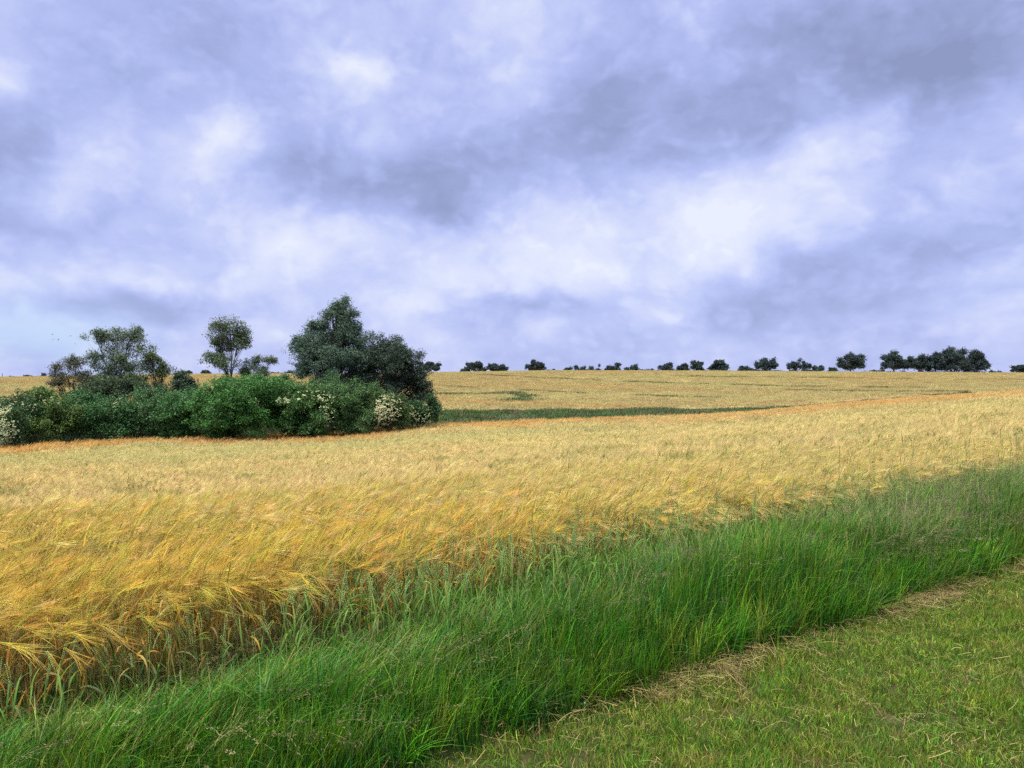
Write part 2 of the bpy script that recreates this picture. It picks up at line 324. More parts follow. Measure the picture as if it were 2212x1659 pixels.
# ------------------------------------------------------------------ barley plants
C_STEM, C_STEM_LOW, C_EAR, C_EAR2, C_AWN, C_DRY = (.52, .38, .09), (.42, .36, .17), (.50, .52, .07), (.58, .44, .09), (.68, .47, .12), (.58, .34, .05)
OCT = np.array([(0, 0, 0), (.5, 0, .5), (.5, .5, 0), (.5, 0, -.5), (.5, -.5, 0), (1, 0, 0)])
OCT_F = [(0, 1, 2), (0, 2, 3), (0, 3, 4), (0, 4, 1), (5, 2, 1), (5, 3, 2), (5, 4, 3), (5, 1, 4)]
def barley_plant(k, pale=False):
    mb = MB(); green = rng.random(); olive = k % 4 == 0; C_AWN = (.38, .32, .05) if olive else (.68, .45, .065) if k % 3 else (.72, .53, .16); C_STEM = (.34, .28, .06) if olive else (.54, .34, .05)
    if pale: C_AWN = (.44, .40, .14) if k % 5 == 0 else (.72, .53, .19); C_STEM = (.50, .37, .12)
    L = U(.42, .61); thE = U(.7, 1.8) if rng.random() < .5 else U(.1, .7); th0 = U(-.08, .12)
    C, thv = bend(L, th0, thE, 9, 5.0); sd_ = U(-.9, .9); S = np.array([[math.sin(sd_), math.cos(sd_), 0]])
    cs = np.array([np.array(C_STEM_LOW) + (np.array(C_STEM) - C_STEM_LOW) * min(1, q*1.6) for q in np.linspace(0, 1, 9)])[None]
    strips(mb, C, np.array([[0.2, .98, 0]]) if rng.random() < .5 else S, np.full((1, 9), .0040), cs)
    # ear
    ne = 10; E, te = bend(.098, thE, thE + U(.1, .5), ne, 1.0); E = E + C[:, -1:, :]
    roll = U(-.9, .9); ce = np.array(C_EAR) * (1-green) + np.array(C_EAR2) * green
    aw_c, aw_s = [], []
    for i in range(ne):
        p = E[0, i]; th_ = te[0, i]; T = np.array([math.sin(th_), 0, math.cos(th_)]); Nn = np.array([math.cos(th_), 0, -math.sin(th_)]); Yv = np.array([0, 1., 0])
        side = Yv*math.cos(roll) + Nn*math.sin(roll); up = np.cross(T, side)
        for sgn in (-1, 1):
            d = T*.94 + side*sgn*.33; d /= np.linalg.norm(d); w = np.cross(d, up); w /= np.linalg.norm(w)
            taper = 1 - .35*abs(i - 4)/5
            V = p + side*sgn*.0025 + OCT[:, :1]*d*.0145*taper + OCT[:, 1:2]*w*.0080*taper + OCT[:, 2:]*up*.0070*taper
            mb.add(V, tris=OCT_F, col=ce * U(.8, 1.15))
            if rng.random() < .38: continue
            a0 = p + d*.011; la = .132 - i*.004 + U(-.015, .015)
            ad = T + side*(sgn*U(.05, .42)) + up*U(-.26, .26); ad /= np.linalg.norm(ad)
            wind = np.array([1, 0, -.15]) * la * U(.0, .14)
            aw_c.append([a0, a0 + ad*la*.5, a0 + ad*la + wind]); aw_s.append(np.cross(ad, [U(-.4, .4), -.8, .45]))
    aw_s = np.array(aw_s); aw_s /= np.linalg.norm(aw_s, axis=1)[:, None]
    n = len(aw_c); strips(mb, aw_c, aw_s, np.tile([.0017, .0013, .0006], (n, 1)), jit(C_AWN, .14, n))
    # dry leaves
    for _ in range(rng.integers(1, 5)):
        b = C[0, rng.integers(1, 7)]; l_ = U(.08, .22); hd = U(-.9, .9) + (math.pi if rng.random() < .3 else 0)
        LC, _t = bend(l_, U(.05, .4), U(.3, .9) if rng.random() < .7 else U(2.7, 3.1), 6, .7, hd, b[None]); cc = jit(C_DRY if rng.random() < .6 else (.50, .36, .10), .15, 1) if rng.random() < .62 else jit((.15, .23, .10), .2, 1)
        tw = U(-.6, .6); sdv = np.array([[-math.sin(hd + tw), math.cos(hd + tw), .2]])
        strips(mb, LC, sdv, np.array([[.005, .010, .0105, .0085, .0055, .0008]]), cc)
    return mb.obj('barley_plant', M_BARLEY, link=False)
P_NEAR = [barley_plant(k) for k in range(26)] + [barley_plant(k, True) for k in range(18)]
def barley_clump(n, rad, hfrom, lw, na_, awl, c_awn=(.71, .53, .21), c_ear=None):
    """a handful of nodding ears on stems, coarse enough for the middle distance"""
    mb = MB(); b = np.stack([U(-rad, rad, n), U(-rad, rad, n), np.zeros(n)], 1)
    thE = U(.2, 1.6, n); hd = rng.normal(0, .8, n); L = U(.44, .60, n)
    C, _ = bend(L, U(-.08, .15, n), thE, 6, 4, hd, b)
    strips(mb, C[:, hfrom:], np.tile([.1, .99, 0], (n, 1)), np.full((n, 6-hfrom), .004*lw), jit((.48, .36, .15), .2, n))
    E, te = bend(np.full(n, .085), thE, thE + .3, 3, 1, hd, C[:, -1]); sv = np.stack([-np.sin(hd), np.cos(hd), U(.2, .9, n)], 1); sv /= np.linalg.norm(sv, axis=1)[:, None]
    strips(mb, E, sv, np.tile([.6, 1, .5], (n, 1))*.012*lw**.5, jit(c_ear or (.54, .48, .14), .2, n))
    for q in range(na_):
        a0 = E[:, 1] + rng.normal(0, .004, (n, 3)); T = np.stack([np.sin(te[:, 1])*np.cos(hd), np.sin(te[:, 1])*np.sin(hd), np.cos(te[:, 1])], 1) + rng.normal(0, .30, (n, 3)); T /= np.linalg.norm(T, axis=1)[:, None]
        la = U(.8, 1.15, n)[:, None]*awl
        sv = np.cross(T, np.stack([U(-.4, .4, n), np.full(n, -.75), U(.2, .7, n)], 1)); sv /= np.linalg.norm(sv, axis=1)[:, None]
        strips(mb, np.stack([a0, a0 + T*la*.5, a0 + T*la + np.array([.03, 0, -.006])*la/awl], 1), sv, np.tile([1, .8, .3], (n, 1))*.0026*lw, jit(c_awn, .14, n))
    return mb.obj('barley_clump', M_BARLEY, link=False)
P_MID = [barley_clump(9, .14, 2, 1.7, 11, .14) for _ in range(14)] + [barley_clump(8, .13, 2, 1.5, 8, .13, (.30, .28, .06), (.20, .23, .04)) for _ in range(4)]
P_MID2 = [barley_clump(34, .42, 3, 3.2, 5, .17, (.66, .49, .20)) for _ in range(10)] + [barley_clump(30, .40, 3, 3.2, 5, .16, (.34, .31, .10), (.24, .26, .06)) for _ in range(4)]
P_FAR = [barley_clump(60, .95, 4, 9, 3, .26, (.43, .345, .145), (.32, .30, .09)) for _ in range(8)]
def seen_row(x, y, z): return HZ + (CAM_Z - z) / np.maximum(y, .1) * FD
def ripeness_and_shade(x, y, u):
    z = zfun(x, y) + CROP_H; off = seen_row(x, y, z) - ukey(u, K_EY)
    off = off + 9*vnoise(x, y, .22) + 4*vnoise(x+7, y, .9)
    right = ss(-.15, .25, u)
    sage = ss(9, 18, off) * (1 - ss(38, 58, off)) * (1 - .55*right) + .16*right*ss(10, 20, off)*(1 - ss(70, 110, off))
    orange = (1 - ss(7, 17, off)) * (1.1 - .45*right) + .12*(1 - ss(9, 16, y))
    ridge_shade = np.exp(-((seen_row(x, y, z) - np.interp(1106+u*FD, [1300, 1450, 1650, 1900, 2212], [928, 916, 902, 876, 856]) - 1.5*vnoise(x, y, .5))/3.5)**2) * ss(.12, .22, u)  # orange line along the tramline dip, its shadow put into the tint
    return sage*1.05 - .8*ridge_shade - orange + .42*(1 - ss(1000, 1180, seen_row(x, y, z)))*ss(7, 18, off)*(1 - ss(0, .6, sage))
def crop_points(x, y, u, hk=1.0, sk=1.0):
    keep = (s_of(x, y) > BARLEY_S - .34*(1 - ss(-1.5, 1.2, t_of(x, y))) + .10*vnoise(x, y, 2.1) + .05*vnoise(x, y, 7)) & (y < ukey(u, K_ED) + .5*vnoise(x, y, .8)); x, y, u = x[keep], y[keep], u[keep]
    n = len(x); z = zfun(x, y); wave = vnoise(x, y*1.4, .9); w2_ = vnoise(x+31, y*1.6, 2.6); s_ = s_of(x, y) + .25*vnoise(x, y+9, .8)
    hole = ss(.15, .55, vnoise(x*.75+20, y*1.5, 1.25))*(1 - ss(7, 11, y))
    dipk = (1 - .55*hole) * (1 - .26*np.exp(-((s_ - 2.75)/.30)**2)*(1 - ss(-1, 3, t_of(x, y))) - .10*np.exp(-((s_ - 4.3)/.35)**2))
    rot = np.stack([rng.normal(0, .10, n) - .05*wave, rng.normal(.04, .10, n) + .14*wave, .15 + .6*vnoise(x+11, y+5, .9) + rng.normal(0, .58, n)], 1)
    sc = U(.9, 1.1, n) * sk; edge = BARLEY_S - .34*(1 - ss(-1.5, 1.2, t_of(x, y))); drop = (.60*(1 - dipk) - .065*wave - .045*w2_)*ss(.25, .9, s_of(x, y) - edge) - .03*(1 - ss(.3, .8, s_of(x, y) - edge)); scl = np.stack([sc, sc, sc * hk * U(.94, 1.06, n)], 1)
    return np.stack([x, y, z - .01 - np.maximum(drop, -.004)], 1), rot, scl, ripeness_and_shade(x, y, u)
x, y, u = wedge(215, -.95, .95, 2.6, 13.5); k = rng.random(len(x)) < 1 - .5*ss(6, 13, y); x, y, u = x[k], y[k], u[k]; fr = (s_of(x, y) < 2.3) & (s_of(x, y) > 1); x = np.concatenate([x, x[fr] + rng.normal(0, .04, fr.sum())]); y = np.concatenate([y, y[fr] + rng.normal(0, .04, fr.sum())]); u = x/y
a = crop_points(x, y, u); n = len(a[0]); pl = rng.random(n) < 1 - ss(960, 1230, seen_row(a[0][:, 0], a[0][:, 1], a[0][:, 2] + CROP_H) + 25*vnoise(a[0][:, 0], a[0][:, 1], .8))
scatter('barley_crop', *a, P_NEAR, 'ripening golden barley with nodding bearded ears along the grass verge', 'barley', pick=np.where(pl, rng.integers(26, 44, n), rng.integers(0, 26, n)))
x, y, u = wedge(34, -.95, .95, 12.3, 44); k = rng.random(len(x)) < (1 - .55*ss(16, 40, y)) * ss(12.3, 14, y); x, y, u = x[k], y[k], u[k]
def spots(p, n_a, n_b, sc, pr):
    o = rng.random(len(p)) < pr*ss(.12, .5, vnoise(p[:, 0]*.8, p[:, 1], sc)) + .03
    return np.where(o, rng.integers(n_a, n_a + n_b, len(p)), rng.integers(0, n_a, len(p)))
a = crop_points(x, y, u); a[2][:, :2] *= (1 + .35*ss(14, 44, a[0][:, 1]))[:, None]
scatter('barley_slope', *a, P_MID, 'pale gold barley on the slope falling away in the middle of the field', 'barley', pick=spots(a[0], 14, 4, 1.1, .8))
x, y, u = wedge(4.6, -.95, .95, 40, 128); k = rng.random(len(x)) < ss(40, 46, y) * (1 - .3*ss(60, 110, y)); x, y, u = x[k], y[k], u[k]
a = crop_points(x, y, u, 1.0, 1.1)
scatter('barley_field_edge', *a, P_MID2, 'orange tinted barley along the far edge of the near field', 'barley', pick=spots(a[0], 10, 4, .55, .55))
# far field beyond the grassy dip, with its tramlines
x, y, u = wedge(.62, -.9, .9, 60, 325); k = (y > ukey(u, K_FD)) & (rng.random(len(x)) < 1 - .35*ss(150, 300, y)); x, y, u = x[k], y[k], u[k]
row = seen_row(x, y, zfun(x, y) + CROP_H); px = 1106 + u*FD
def tram(r, p, pts, wd):
    return np.abs(r - np.interp(p, [q[0] for q in pts], [q[1] for q in pts], left=-99, right=-99)) < wd
cut = np.zeros(len(x), bool)
for pts, wd in (([(1010, 808), (1180, 817), (1440, 827), (1700, 834), (2000, 838)], .45), ([(930, 833), (1080, 841), (1250, 849), (1440, 856), (1600, 860)], .5), ([(900, 852), (1060, 850.5), (1110, 851.5)], 1.2), ([(940, 861.5), (1100, 862.5)], .7),
                ([(1300, 811), (1800, 816), (2300, 822)], .25), ([(1700, 843), (2000, 846), (2200, 846)], .4)):
    cut |= tram(row + .5*vnoise(x, y, .3), px, pts, wd) & (vnoise(x, y*2, .11) > -.35)
ang = np.arctan2((row - 857)*6.0, px - 1085); rad_ = np.hypot((row - 857)*6.0, px - 1085); weedy = (px > 1075) & (rad_ > 25) & (rad_ < 62) & ((np.abs(rad_ - 57 - 2*vnoise(x, y, .5)) < 4.5) | (np.abs(rad_ - 36) < 4))
wx, wy, wu, wk = x[cut | weedy], y[cut | weedy], u[cut | weedy], weedy[cut | weedy]; cut |= weedy
x, y, u = x[~cut], y[~cut], u[~cut]; n = len(x)
scatter('far_barley_field', np.stack([x, y, zfun(x, y)], 1), np.stack([rng.normal(0, .03, n), rng.normal(0, .03, n), rng.normal(.1, .35, n)], 1), np.stack([U(.9, 1.3, n)]*2 + [U(.9, 1.1, n)], 1),
        .15 + .55*vnoise(x*.5, y, .06) + .25*vnoise(x, y*3, .05), P_FAR, 'tan barley field rising to the skyline beyond the grassy dip', 'barley')

# ------------------------------------------------------------------ grasses
def grass_tuft(n, rad, l0, l1, th1, wd, col, colv=.25, spread=1.2, seg=6, droop=1.6):
    mb = MB(); b = np.stack([rng.normal(0, rad, n), rng.normal(0, rad, n), np.zeros(n)], 1)
    hd = rng.normal(0, spread, n); L = U(l0, l1, n); C, _ = bend(L, U(-.05, .25, n), U(th1[0], th1[1], n), seg, droop, hd, b)
    tw = rng.normal(0, .5, n); S = np.stack([-np.sin(hd+tw), np.cos(hd+tw), rng.normal(0, .25, n)], 1); S /= np.linalg.norm(S, axis=1)[:, None]
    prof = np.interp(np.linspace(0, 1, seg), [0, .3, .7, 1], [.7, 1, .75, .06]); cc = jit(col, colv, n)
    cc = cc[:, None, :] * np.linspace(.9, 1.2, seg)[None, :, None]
    strips(mb, C, S, prof[None] * U(.7, 1.3, n)[:, None] * wd, np.clip(cc, 0, 1)); return mb
def seed_head(mb, C, th, hd, col, n=26, ln=.12, sp=.03, w=.0022):
    """loose panicle at the end of a stalk"""
    T = np.array([math.sin(th)*math.cos(hd), math.sin(th)*math.sin(hd), math.cos(th)]); k = rng.random(n)
    p = C + T*(k[:, None]-.5)*ln + rng.normal(0, 1, (n, 3))*sp*(1-.6*k)[:, None] + np.array([.4, 0, -.25])*(sp*rng.random(n))[:, None]
    d = T + rng.normal(0, .5, (n, 3)) + np.array([.3, 0, -.3]); d /= np.linalg.norm(d, axis=1)[:, None]; l_ = U(.007, .014, n)[:, None]
    S = np.cross(d, rng.normal(0, 1, (n, 3))); S /= np.linalg.norm(S, axis=1)[:, None]
    strips(mb, np.stack([p, p+d*l_*.5, p+d*l_], 1), S, np.tile([.6, 1.2, .3], (n, 1))*w, jit(col, .2, n))
G1, G2, G3, G_OL = (.036, .135, .007), (.085, .235, .010), (.045, .15, .030), (.16, .22, .025)
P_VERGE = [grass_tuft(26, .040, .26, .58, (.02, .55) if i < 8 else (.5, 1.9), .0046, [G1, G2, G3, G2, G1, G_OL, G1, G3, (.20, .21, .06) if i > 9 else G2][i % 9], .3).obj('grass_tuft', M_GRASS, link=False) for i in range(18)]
def panicle_stalks(n, col, thick):
    mb = MB(); b = np.stack([rng.normal(0, .05, n), rng.normal(0, .05, n), np.zeros(n)], 1); hd = rng.normal(0, .6, n); L = U(.42, .68, n)
    C, th_ = bend(L, U(0, .2, n), U(.8, 1.9, n), 8, 2.2, hd, b); strips(mb, C, np.stack([-np.sin(hd), np.cos(hd), 0*hd], 1), np.full((n, 8), .0018), jit((.20, .21, .08), .2, n))
    for i in range(n): seed_head(mb, C[i, -1], th_[i, -1], hd[i], col, n=30, ln=.12, sp=.02*thick)
    return mb.obj('seeding_grass', M_GRASS, link=False)
P_SEED = [panicle_stalks(5, [(.24, .19, .12), (.28, .23, .13), (.22, .155, .12), (.30, .28, .13)][i % 4], [1, .5, 1.2, .4][i % 4]) for i in range(10)]
def verge_h(x, y):
    s, t = s_of(x, y), t_of(x, y); base = .56 + .42*ss(-1.5, 3.0, t) + .18*ss(4, 8, t)
    base = base * (1 - .32*ss(.5, 1.4, s)*ss(0, 2, t)*(1 - .4*ss(4, 7, t)))
    return base * (.62 + .38*ss(-.02, .35, s)) * (1 - .68*(1 - ss(.2, 2.6, t))*ss(.55, 1.35, s)) * (1 + .22*vnoise(x, y, 1.6))
def verge_pts(n, s0, s1, t0, t1):
    s = U(s0, s1, n); t = U(t0, t1, n); x = -.35 + s*NX + t*NY; y = 3.15 + s*NY - t*NX; k = (y > 1.2) & (np.abs(x) < y*1.05 + .6) ; return x[k], y[k]
x, y = verge_pts(13500, -.03, 1.95, -4.5, 13); k = rng.random(len(x)) < 1 - .45*ss(5, 9, y) - .7*ss(1.35, 1.95, s_of(x, y)); x, y = x[k], y[k]; n = len(x); h = verge_h(x, y)
flow = .15 + .6*vnoise(x, y, .8)
scatter('tall_verge_grass', np.stack([x, y, zfun(x, y)-.01], 1), np.stack([rng.normal(0, .08, n), rng.normal(.03, .09, n) + .14*np.clip(vnoise(x+9, y, 1.1) + ss(.3, 1.2, s_of(x, y)) - .3, -.3, 1), flow + rng.normal(0, .5, n)], 1), np.stack([U(.85, 1.2, n)*(.8+.3*h), U(.85, 1.2, n)*(.8+.3*h), h*U(.8, 1.2, n)*1.02], 1),
        np.zeros(n), P_VERGE, 'tall wind bent green grass between the mown strip and the barley', 'grass', pick=np.where(rng.random(n) < .15 + .65*ss(.15, .7, s_of(x, y)), rng.integers(8, 18, n), rng.integers(0, 8, n)))
x, y = verge_pts(4200, .2, 1.7, -4, 13); dens = (.09 + .65*ss(0, .6, vnoise(x+3, y, 1.0)) + .9*ss(3.0, 6.0, t_of(x, y))) * (1 - .5*ss(1.2, 1.6, s_of(x, y))); k = rng.random(len(x)) < dens; x, y = x[k], y[k]; n = len(x); h = verge_h(x, y)
scatter('seeding_grass', np.stack([x, y, zfun(x, y)-.01], 1), np.stack([rng.normal(0, .1, n), rng.normal(.08, .12, n), .1 + rng.normal(0, .5, n)], 1), np.stack([U(.85, 1.15, n)]*2 + [(.15+.80*h)*U(.85, 1.15, n)], 1), np.zeros(n), P_SEED,
        'purple brown seed heads of meadow grass hanging over the tall verge', 'grass')
# green wheat strays along the barley edge, and stiff tall grass ears against the gold
def wheat_plant(k):
    mb = MB(); L = U(.38, .5); C, th_ = bend(L, U(-.1, .1), U(0, .35), 6, 2); strips(mb, C, np.array([[.25, .97, 0]]), np.full((1, 6), .0036), jit((.22, .28, .09), .12, 1))
    E, te = bend(.085, th_[0, -1], th_[0, -1] + U(0, .35), 9, 1); E = E + C[:, -1:]
    for i in range(9):
        p = E[0, i]; t_ = te[0, i]; T = np.array([math.sin(t_), 0, math.cos(t_)]); side = np.array([0, 1., 0]) if k % 2 else np.array([math.cos(t_), 0, -math.sin(t_)]); up = np.cross(T, side)
        for sg in (-1, 1):
            d = T*.9 + side*sg*.45; w = np.cross(d, up); w /= np.linalg.norm(w)
            mb.add(p + side*sg*.003 + OCT[:, :1]*d*.014 + OCT[:, 1:2]*w*.008 + OCT[:, 2:]*up*.008, tris=OCT_F, col=jit((.27, .36, .11), .1, 1)[0])
    for _ in range(3):
        hd = U(-1.2, 1.2) + (math.pi if rng.random() < .4 else 0); LC, _t = bend(U(.14, .24), U(.1, .4), U(.6, 2.2), 6, 1.5, hd, C[0, rng.integers(1, 5)][None])
        strips(mb, LC, np.array([[-math.sin(hd), math.cos(hd), .3]]), np.array([[.006, .010, .010, .008, .005, .001]]), jit((.12, .25, .04), .2, 1))
    return mb.obj('wheat_plant', M_WHEAT, link=False)
P_WHEAT = [wheat_plant(k) for k in range(10)]
x, y = verge_pts(2400, .95, 2.05, -4, 9); k = rng.random(len(x)) < (.35 + .65*ss(-.2, .4, vnoise(x, y, 1.7))) * (1 - .5*ss(1.6, 2.0, s_of(x, y))); x, y = x[k], y[k]; n = len(x)
sc = U(.85, 1.1, n) * (.72 + .28*ss(-2, 2, t_of(x, y)))
scatter('green_wheat', np.stack([x, y, zfun(x, y)], 1), np.stack([rng.normal(0, .08, n), rng.normal(.05, .08, n), U(0, 6.28, n)], 1), np.stack([sc, sc, sc], 1), np.zeros(n), P_WHEAT, 'blue green wheat strays standing upright along the barley edge', 'wheat')
def stiff_stalk(k):
    mb = MB(); n = 3; b = np.stack([rng.normal(0, .06, n), rng.normal(0, .06, n), np.zeros(n)], 1); hd = rng.normal(0, .5, n); C, th_ = bend(U(.55, .78, n), U(0, .12, n), U(.1, .6, n), 7, 2, hd, b)
    S = np.tile([.1, .99, 0], (n, 1)); strips(mb, C, S, np.full((n, 7), .0022), jit((.12, .18, .07), .15, n))
    strips(mb, np.stack([C[:, -1] + (C[:, -1]-C[:, -2])*f for f in (-.5, 0, .3, .6)], 1), S, np.tile([.002, .006, .005, .001], (n, 1)), jit((.16, .20, .09), .15, n))
    return mb.obj('stiff_stalk', M_WHEAT, link=False)
x, y = verge_pts(260, 1.1, 2.1, 1.2, 13); n = len(x); sc = U(.8, 1.15, n)
scatter('timothy_grass', np.stack([x, y, zfun(x, y)], 1), np.stack([rng.normal(0, .08, n), rng.normal(.05, .08, n), rng.normal(.1, .5, n)], 1), np.stack([sc, sc, sc*U(.9, 1.15, n)], 1), np.zeros(n), [stiff_stalk(k) for k in range(6)], 'thin dark grass ears standing up against the gold barley', 'grass')
# mown strip
M1, M2, M3, M4 = (.12, .23, .022), (.20, .28, .03), (.075, .18, .018), (.27, .22, .075)
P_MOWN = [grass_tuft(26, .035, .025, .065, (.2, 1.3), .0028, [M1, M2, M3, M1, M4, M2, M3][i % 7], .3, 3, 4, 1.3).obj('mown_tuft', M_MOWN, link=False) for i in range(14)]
n0 = 58000; t = U(-3.5, 12, n0); s = -.04 - np.abs(U(0, 4.6, n0)); x = -.35 + s*NX + t*NY; y = 3.15 + s*NY - t*NX
k = (y > 1.6) & (np.abs(x) < y*1.0 + .4) & (rng.random(n0) < (1 - .55*ss(4, 8, y)) * (.74 + .4*ss(-.5, .25, vnoise(x, y, 3.0) + .6*vnoise(x, y, 8)))); x, y = x[k], y[k]; n = len(x)
scatter('mown_grass', np.stack([x, y, zfun(x, y)-.004], 1), np.stack([rng.normal(0, .2, n), rng.normal(0, .2, n), U(0, 6.28, n)], 1), np.stack([U(.8, 1.4, n)]*2 + [U(.6, 1.25, n)*(1 + .3*vnoise(x, y, 2))], 1), np.zeros(n), P_MOWN, 'short mown yellow green grass strip with thin bare patches', 'grass')
# cut hay along the edge and scattered over the mown strip
def hay_heap(n, rad, hgt, l0, l1, cols=((.42, .34, .13), (.34, .26, .11), (.50, .42, .19), (.20, .15, .08), (.30, .30, .09))):
    mb = MB(); b = np.stack([rng.normal(0, rad, n), rng.normal(0, rad, n), np.abs(rng.normal(0, hgt, n)) + .004], 1); hd = U(0, 6.28, n); L = U(l0, l1, n)
    k = np.linspace(-.5, .5, 5); C = b[:, None] + np.stack([k[None]*L[:, None]*np.cos(hd)[:, None], k[None]*L[:, None]*np.sin(hd)[:, None], rng.normal(0, .09, n)[:, None]*k[None]*L[:, None] + (.25-k[None]**2)*(U(-.1, .5, n)*L)[:, None]], -1)
    C[..., 2] = np.maximum(C[..., 2], .003); cv = rng.normal(0, .25, n)[:, None]*(k[None]**2)*L[:, None]; C[..., 0] -= cv*np.sin(hd)[:, None]; C[..., 1] += cv*np.cos(hd)[:, None]
    S = np.stack([-np.sin(hd), np.cos(hd), rng.normal(0, .4, n)], 1); S /= np.linalg.norm(S, axis=1)[:, None]
    cc = np.array([cols[i] for i in rng.integers(0, len(cols), n)]) * U(.75, 1.2, n)[:, None]
    strips(mb, C, S, np.full((n, 5), 1)*U(.0009, .0022, n)[:, None], cc); return mb.obj('hay_wisp', M_HAY, link=False)
P_HAY = [hay_heap(26, .09, .014, .04, .17) for _ in range(8)]
n0 = 1400; t = U(-1.2, 13, n0); s = rng.normal(-.05, .05, n0) - .30*rng.random(n0)**2*ss(3, 8, t)*rng.random(n0); x = -.35 + s*NX + t*NY; y = 3.15 + s*NY - t*NX
k = (y > 2) & (rng.random(n0) < (.10 + .9*ss(.6, 2.2, t)) * (.15 + .85*ss(-.25, .3, vnoise(t*1.0, 0*t+3.3, 1.7)))) & (s < .06); x, y = x[k], y[k]; n = len(x)
scatter('hay_windrow', np.stack([x, y, zfun(x, y)+U(.005, .045, n)], 1), np.stack([rng.normal(0, .2, n), rng.normal(0, .2, n), U(0, 6.28, n)], 1), np.stack([U(.8, 1.3, n)]*3, 1), np.zeros(n), P_HAY, 'dry tan hay cuttings lying in a line along the foot of the tall grass', 'hay')
P_STRAW = [hay_heap(7, .08, .008, .015, .10) for _ in range(10)]
n0 = 6500; t = U(-3.5, 12, n0); s = -np.abs(U(0.05, 4.4, n0)); x = -.35 + s*NX + t*NY; y = 3.15 + s*NY - t*NX
k = (y > 1.6) & (np.abs(x) < y + .3) & (rng.random(n0) < .30 + .8*ss(-.1, .5, vnoise(x+5, y, 1.5)) + .4*ss(-.8, -.1, s)); x, y = x[k], y[k]; n = len(x)
scatter('loose_straw', np.stack([x, y, zfun(x, y)+U(.01, .05, n)], 1), np.stack([rng.normal(0, .25, n), rng.normal(0, .25, n), U(0, 6.28, n)], 1), np.stack([U(.7, 1.3, n)]*3, 1), np.zeros(n), P_STRAW, 'loose dry straws scattered over the mown grass strip', 'straw')
P_TRACK = [grass_tuft(60, .7, .35, .70, (.3, 1.3), .08, [(.14, .13, .045), (.11, .12, .04), (.17, .14, .05)][i % 3], .25, 1.2, 4).obj('track_tuft', M_GRASS, link=False) for i in range(6)]
P_WEEDY = [grass_tuft(60, .7, .35, .70, (.3, 1.3), .08, [(.05, .12, .04), (.07, .14, .05)][i % 2], .25, 1.2, 4).obj('weedy_tuft', M_GRASS, link=False) for i in range(4)]
for nm, sel, pr, lb in (('tramline_growth', ~wk, P_TRACK, 'thin dark olive growth along the tramlines of the far field'), ('green_weed_patch', wk, P_WEEDY, 'green crescent of weeds in the far barley field')):
    x, y = np.repeat(wx[sel], 4), np.repeat(wy[sel], 4); n = len(x); x = x + rng.normal(0, .5, n); y = y + rng.normal(0, .4, n)
    scatter(nm, np.stack([x, y, zfun(x, y)], 1), np.stack([0*x, 0*x, rng.normal(0, .8, n)], 1), np.stack([U(.9, 1.3, n)]*2 + [U(1.15, 1.6, n)], 1), np.zeros(n), pr, lb, 'weeds')
# grass in the dip between the two fields and at the foot of the hedge
P_DIP = [grass_tuft(60, .5, .35, .75, (.3, 1.4), .05, [(.07, .14, .04), (.09, .15, .04), (.15, .13, .08), (.055, .11, .035)][i % 4], .25, 1.2, 4).obj('dip_tuft', M_GRASS, link=False) for i in range(8)]
x, y, u = wedge(1.7, -.9, .9, 40, 150); d0, d1 = ukey(u, K_ED), ukey(u, K_FD); k = (y > d0 + .3) & (y < d1 - .3); x, y, u = x[k], y[k], u[k]; n = len(x)
hh = U(.7, 1.1, n)*(.85 + .3*vnoise(x, y, .15))*(1 - .45*ss(.33, .40, x/y))
scatter('dip_grass', np.stack([x, y, zfun(x, y)-.03], 1), np.stack([0*x, 0*x, rng.normal(0, .8, n)], 1), np.stack([U(.9, 1.3, n)]*2 + [hh], 1), np.zeros(n), P_DIP, 'rough dark green grass in the dip between the two barley fields', 'grass')
P_REED = [grass_tuft(30, .25, .6, 1.3, (.1, .8), .025, [(.07, .14, .08), (.09, .16, .10), (.08, .13, .05)][i % 3], .25, 1.0, 5).obj('reed_tuft', M_GRASS, link=False) for i in range(6)]
n0 = 520; px = U(20, 940, n0); D = ukey((px-1106)/FD, K_ED) + U(.3, 1.5, n0); x, y = (px-1106)/FD*D, D; hh = np.where((px < 520), U(.75, 1.25, n0), U(.3, .6, n0))
scatter('hedge_foot_grass', np.stack([x, y, zfun(x, y)-.03], 1), np.stack([0*x, 0*x, rng.normal(0, .8, n0)], 1), np.stack([U(.8, 1.2, n0)]*2 + [hh], 1), np.zeros(n0), P_REED, 'grey green tall grasses along the foot of the hedge', 'grass')

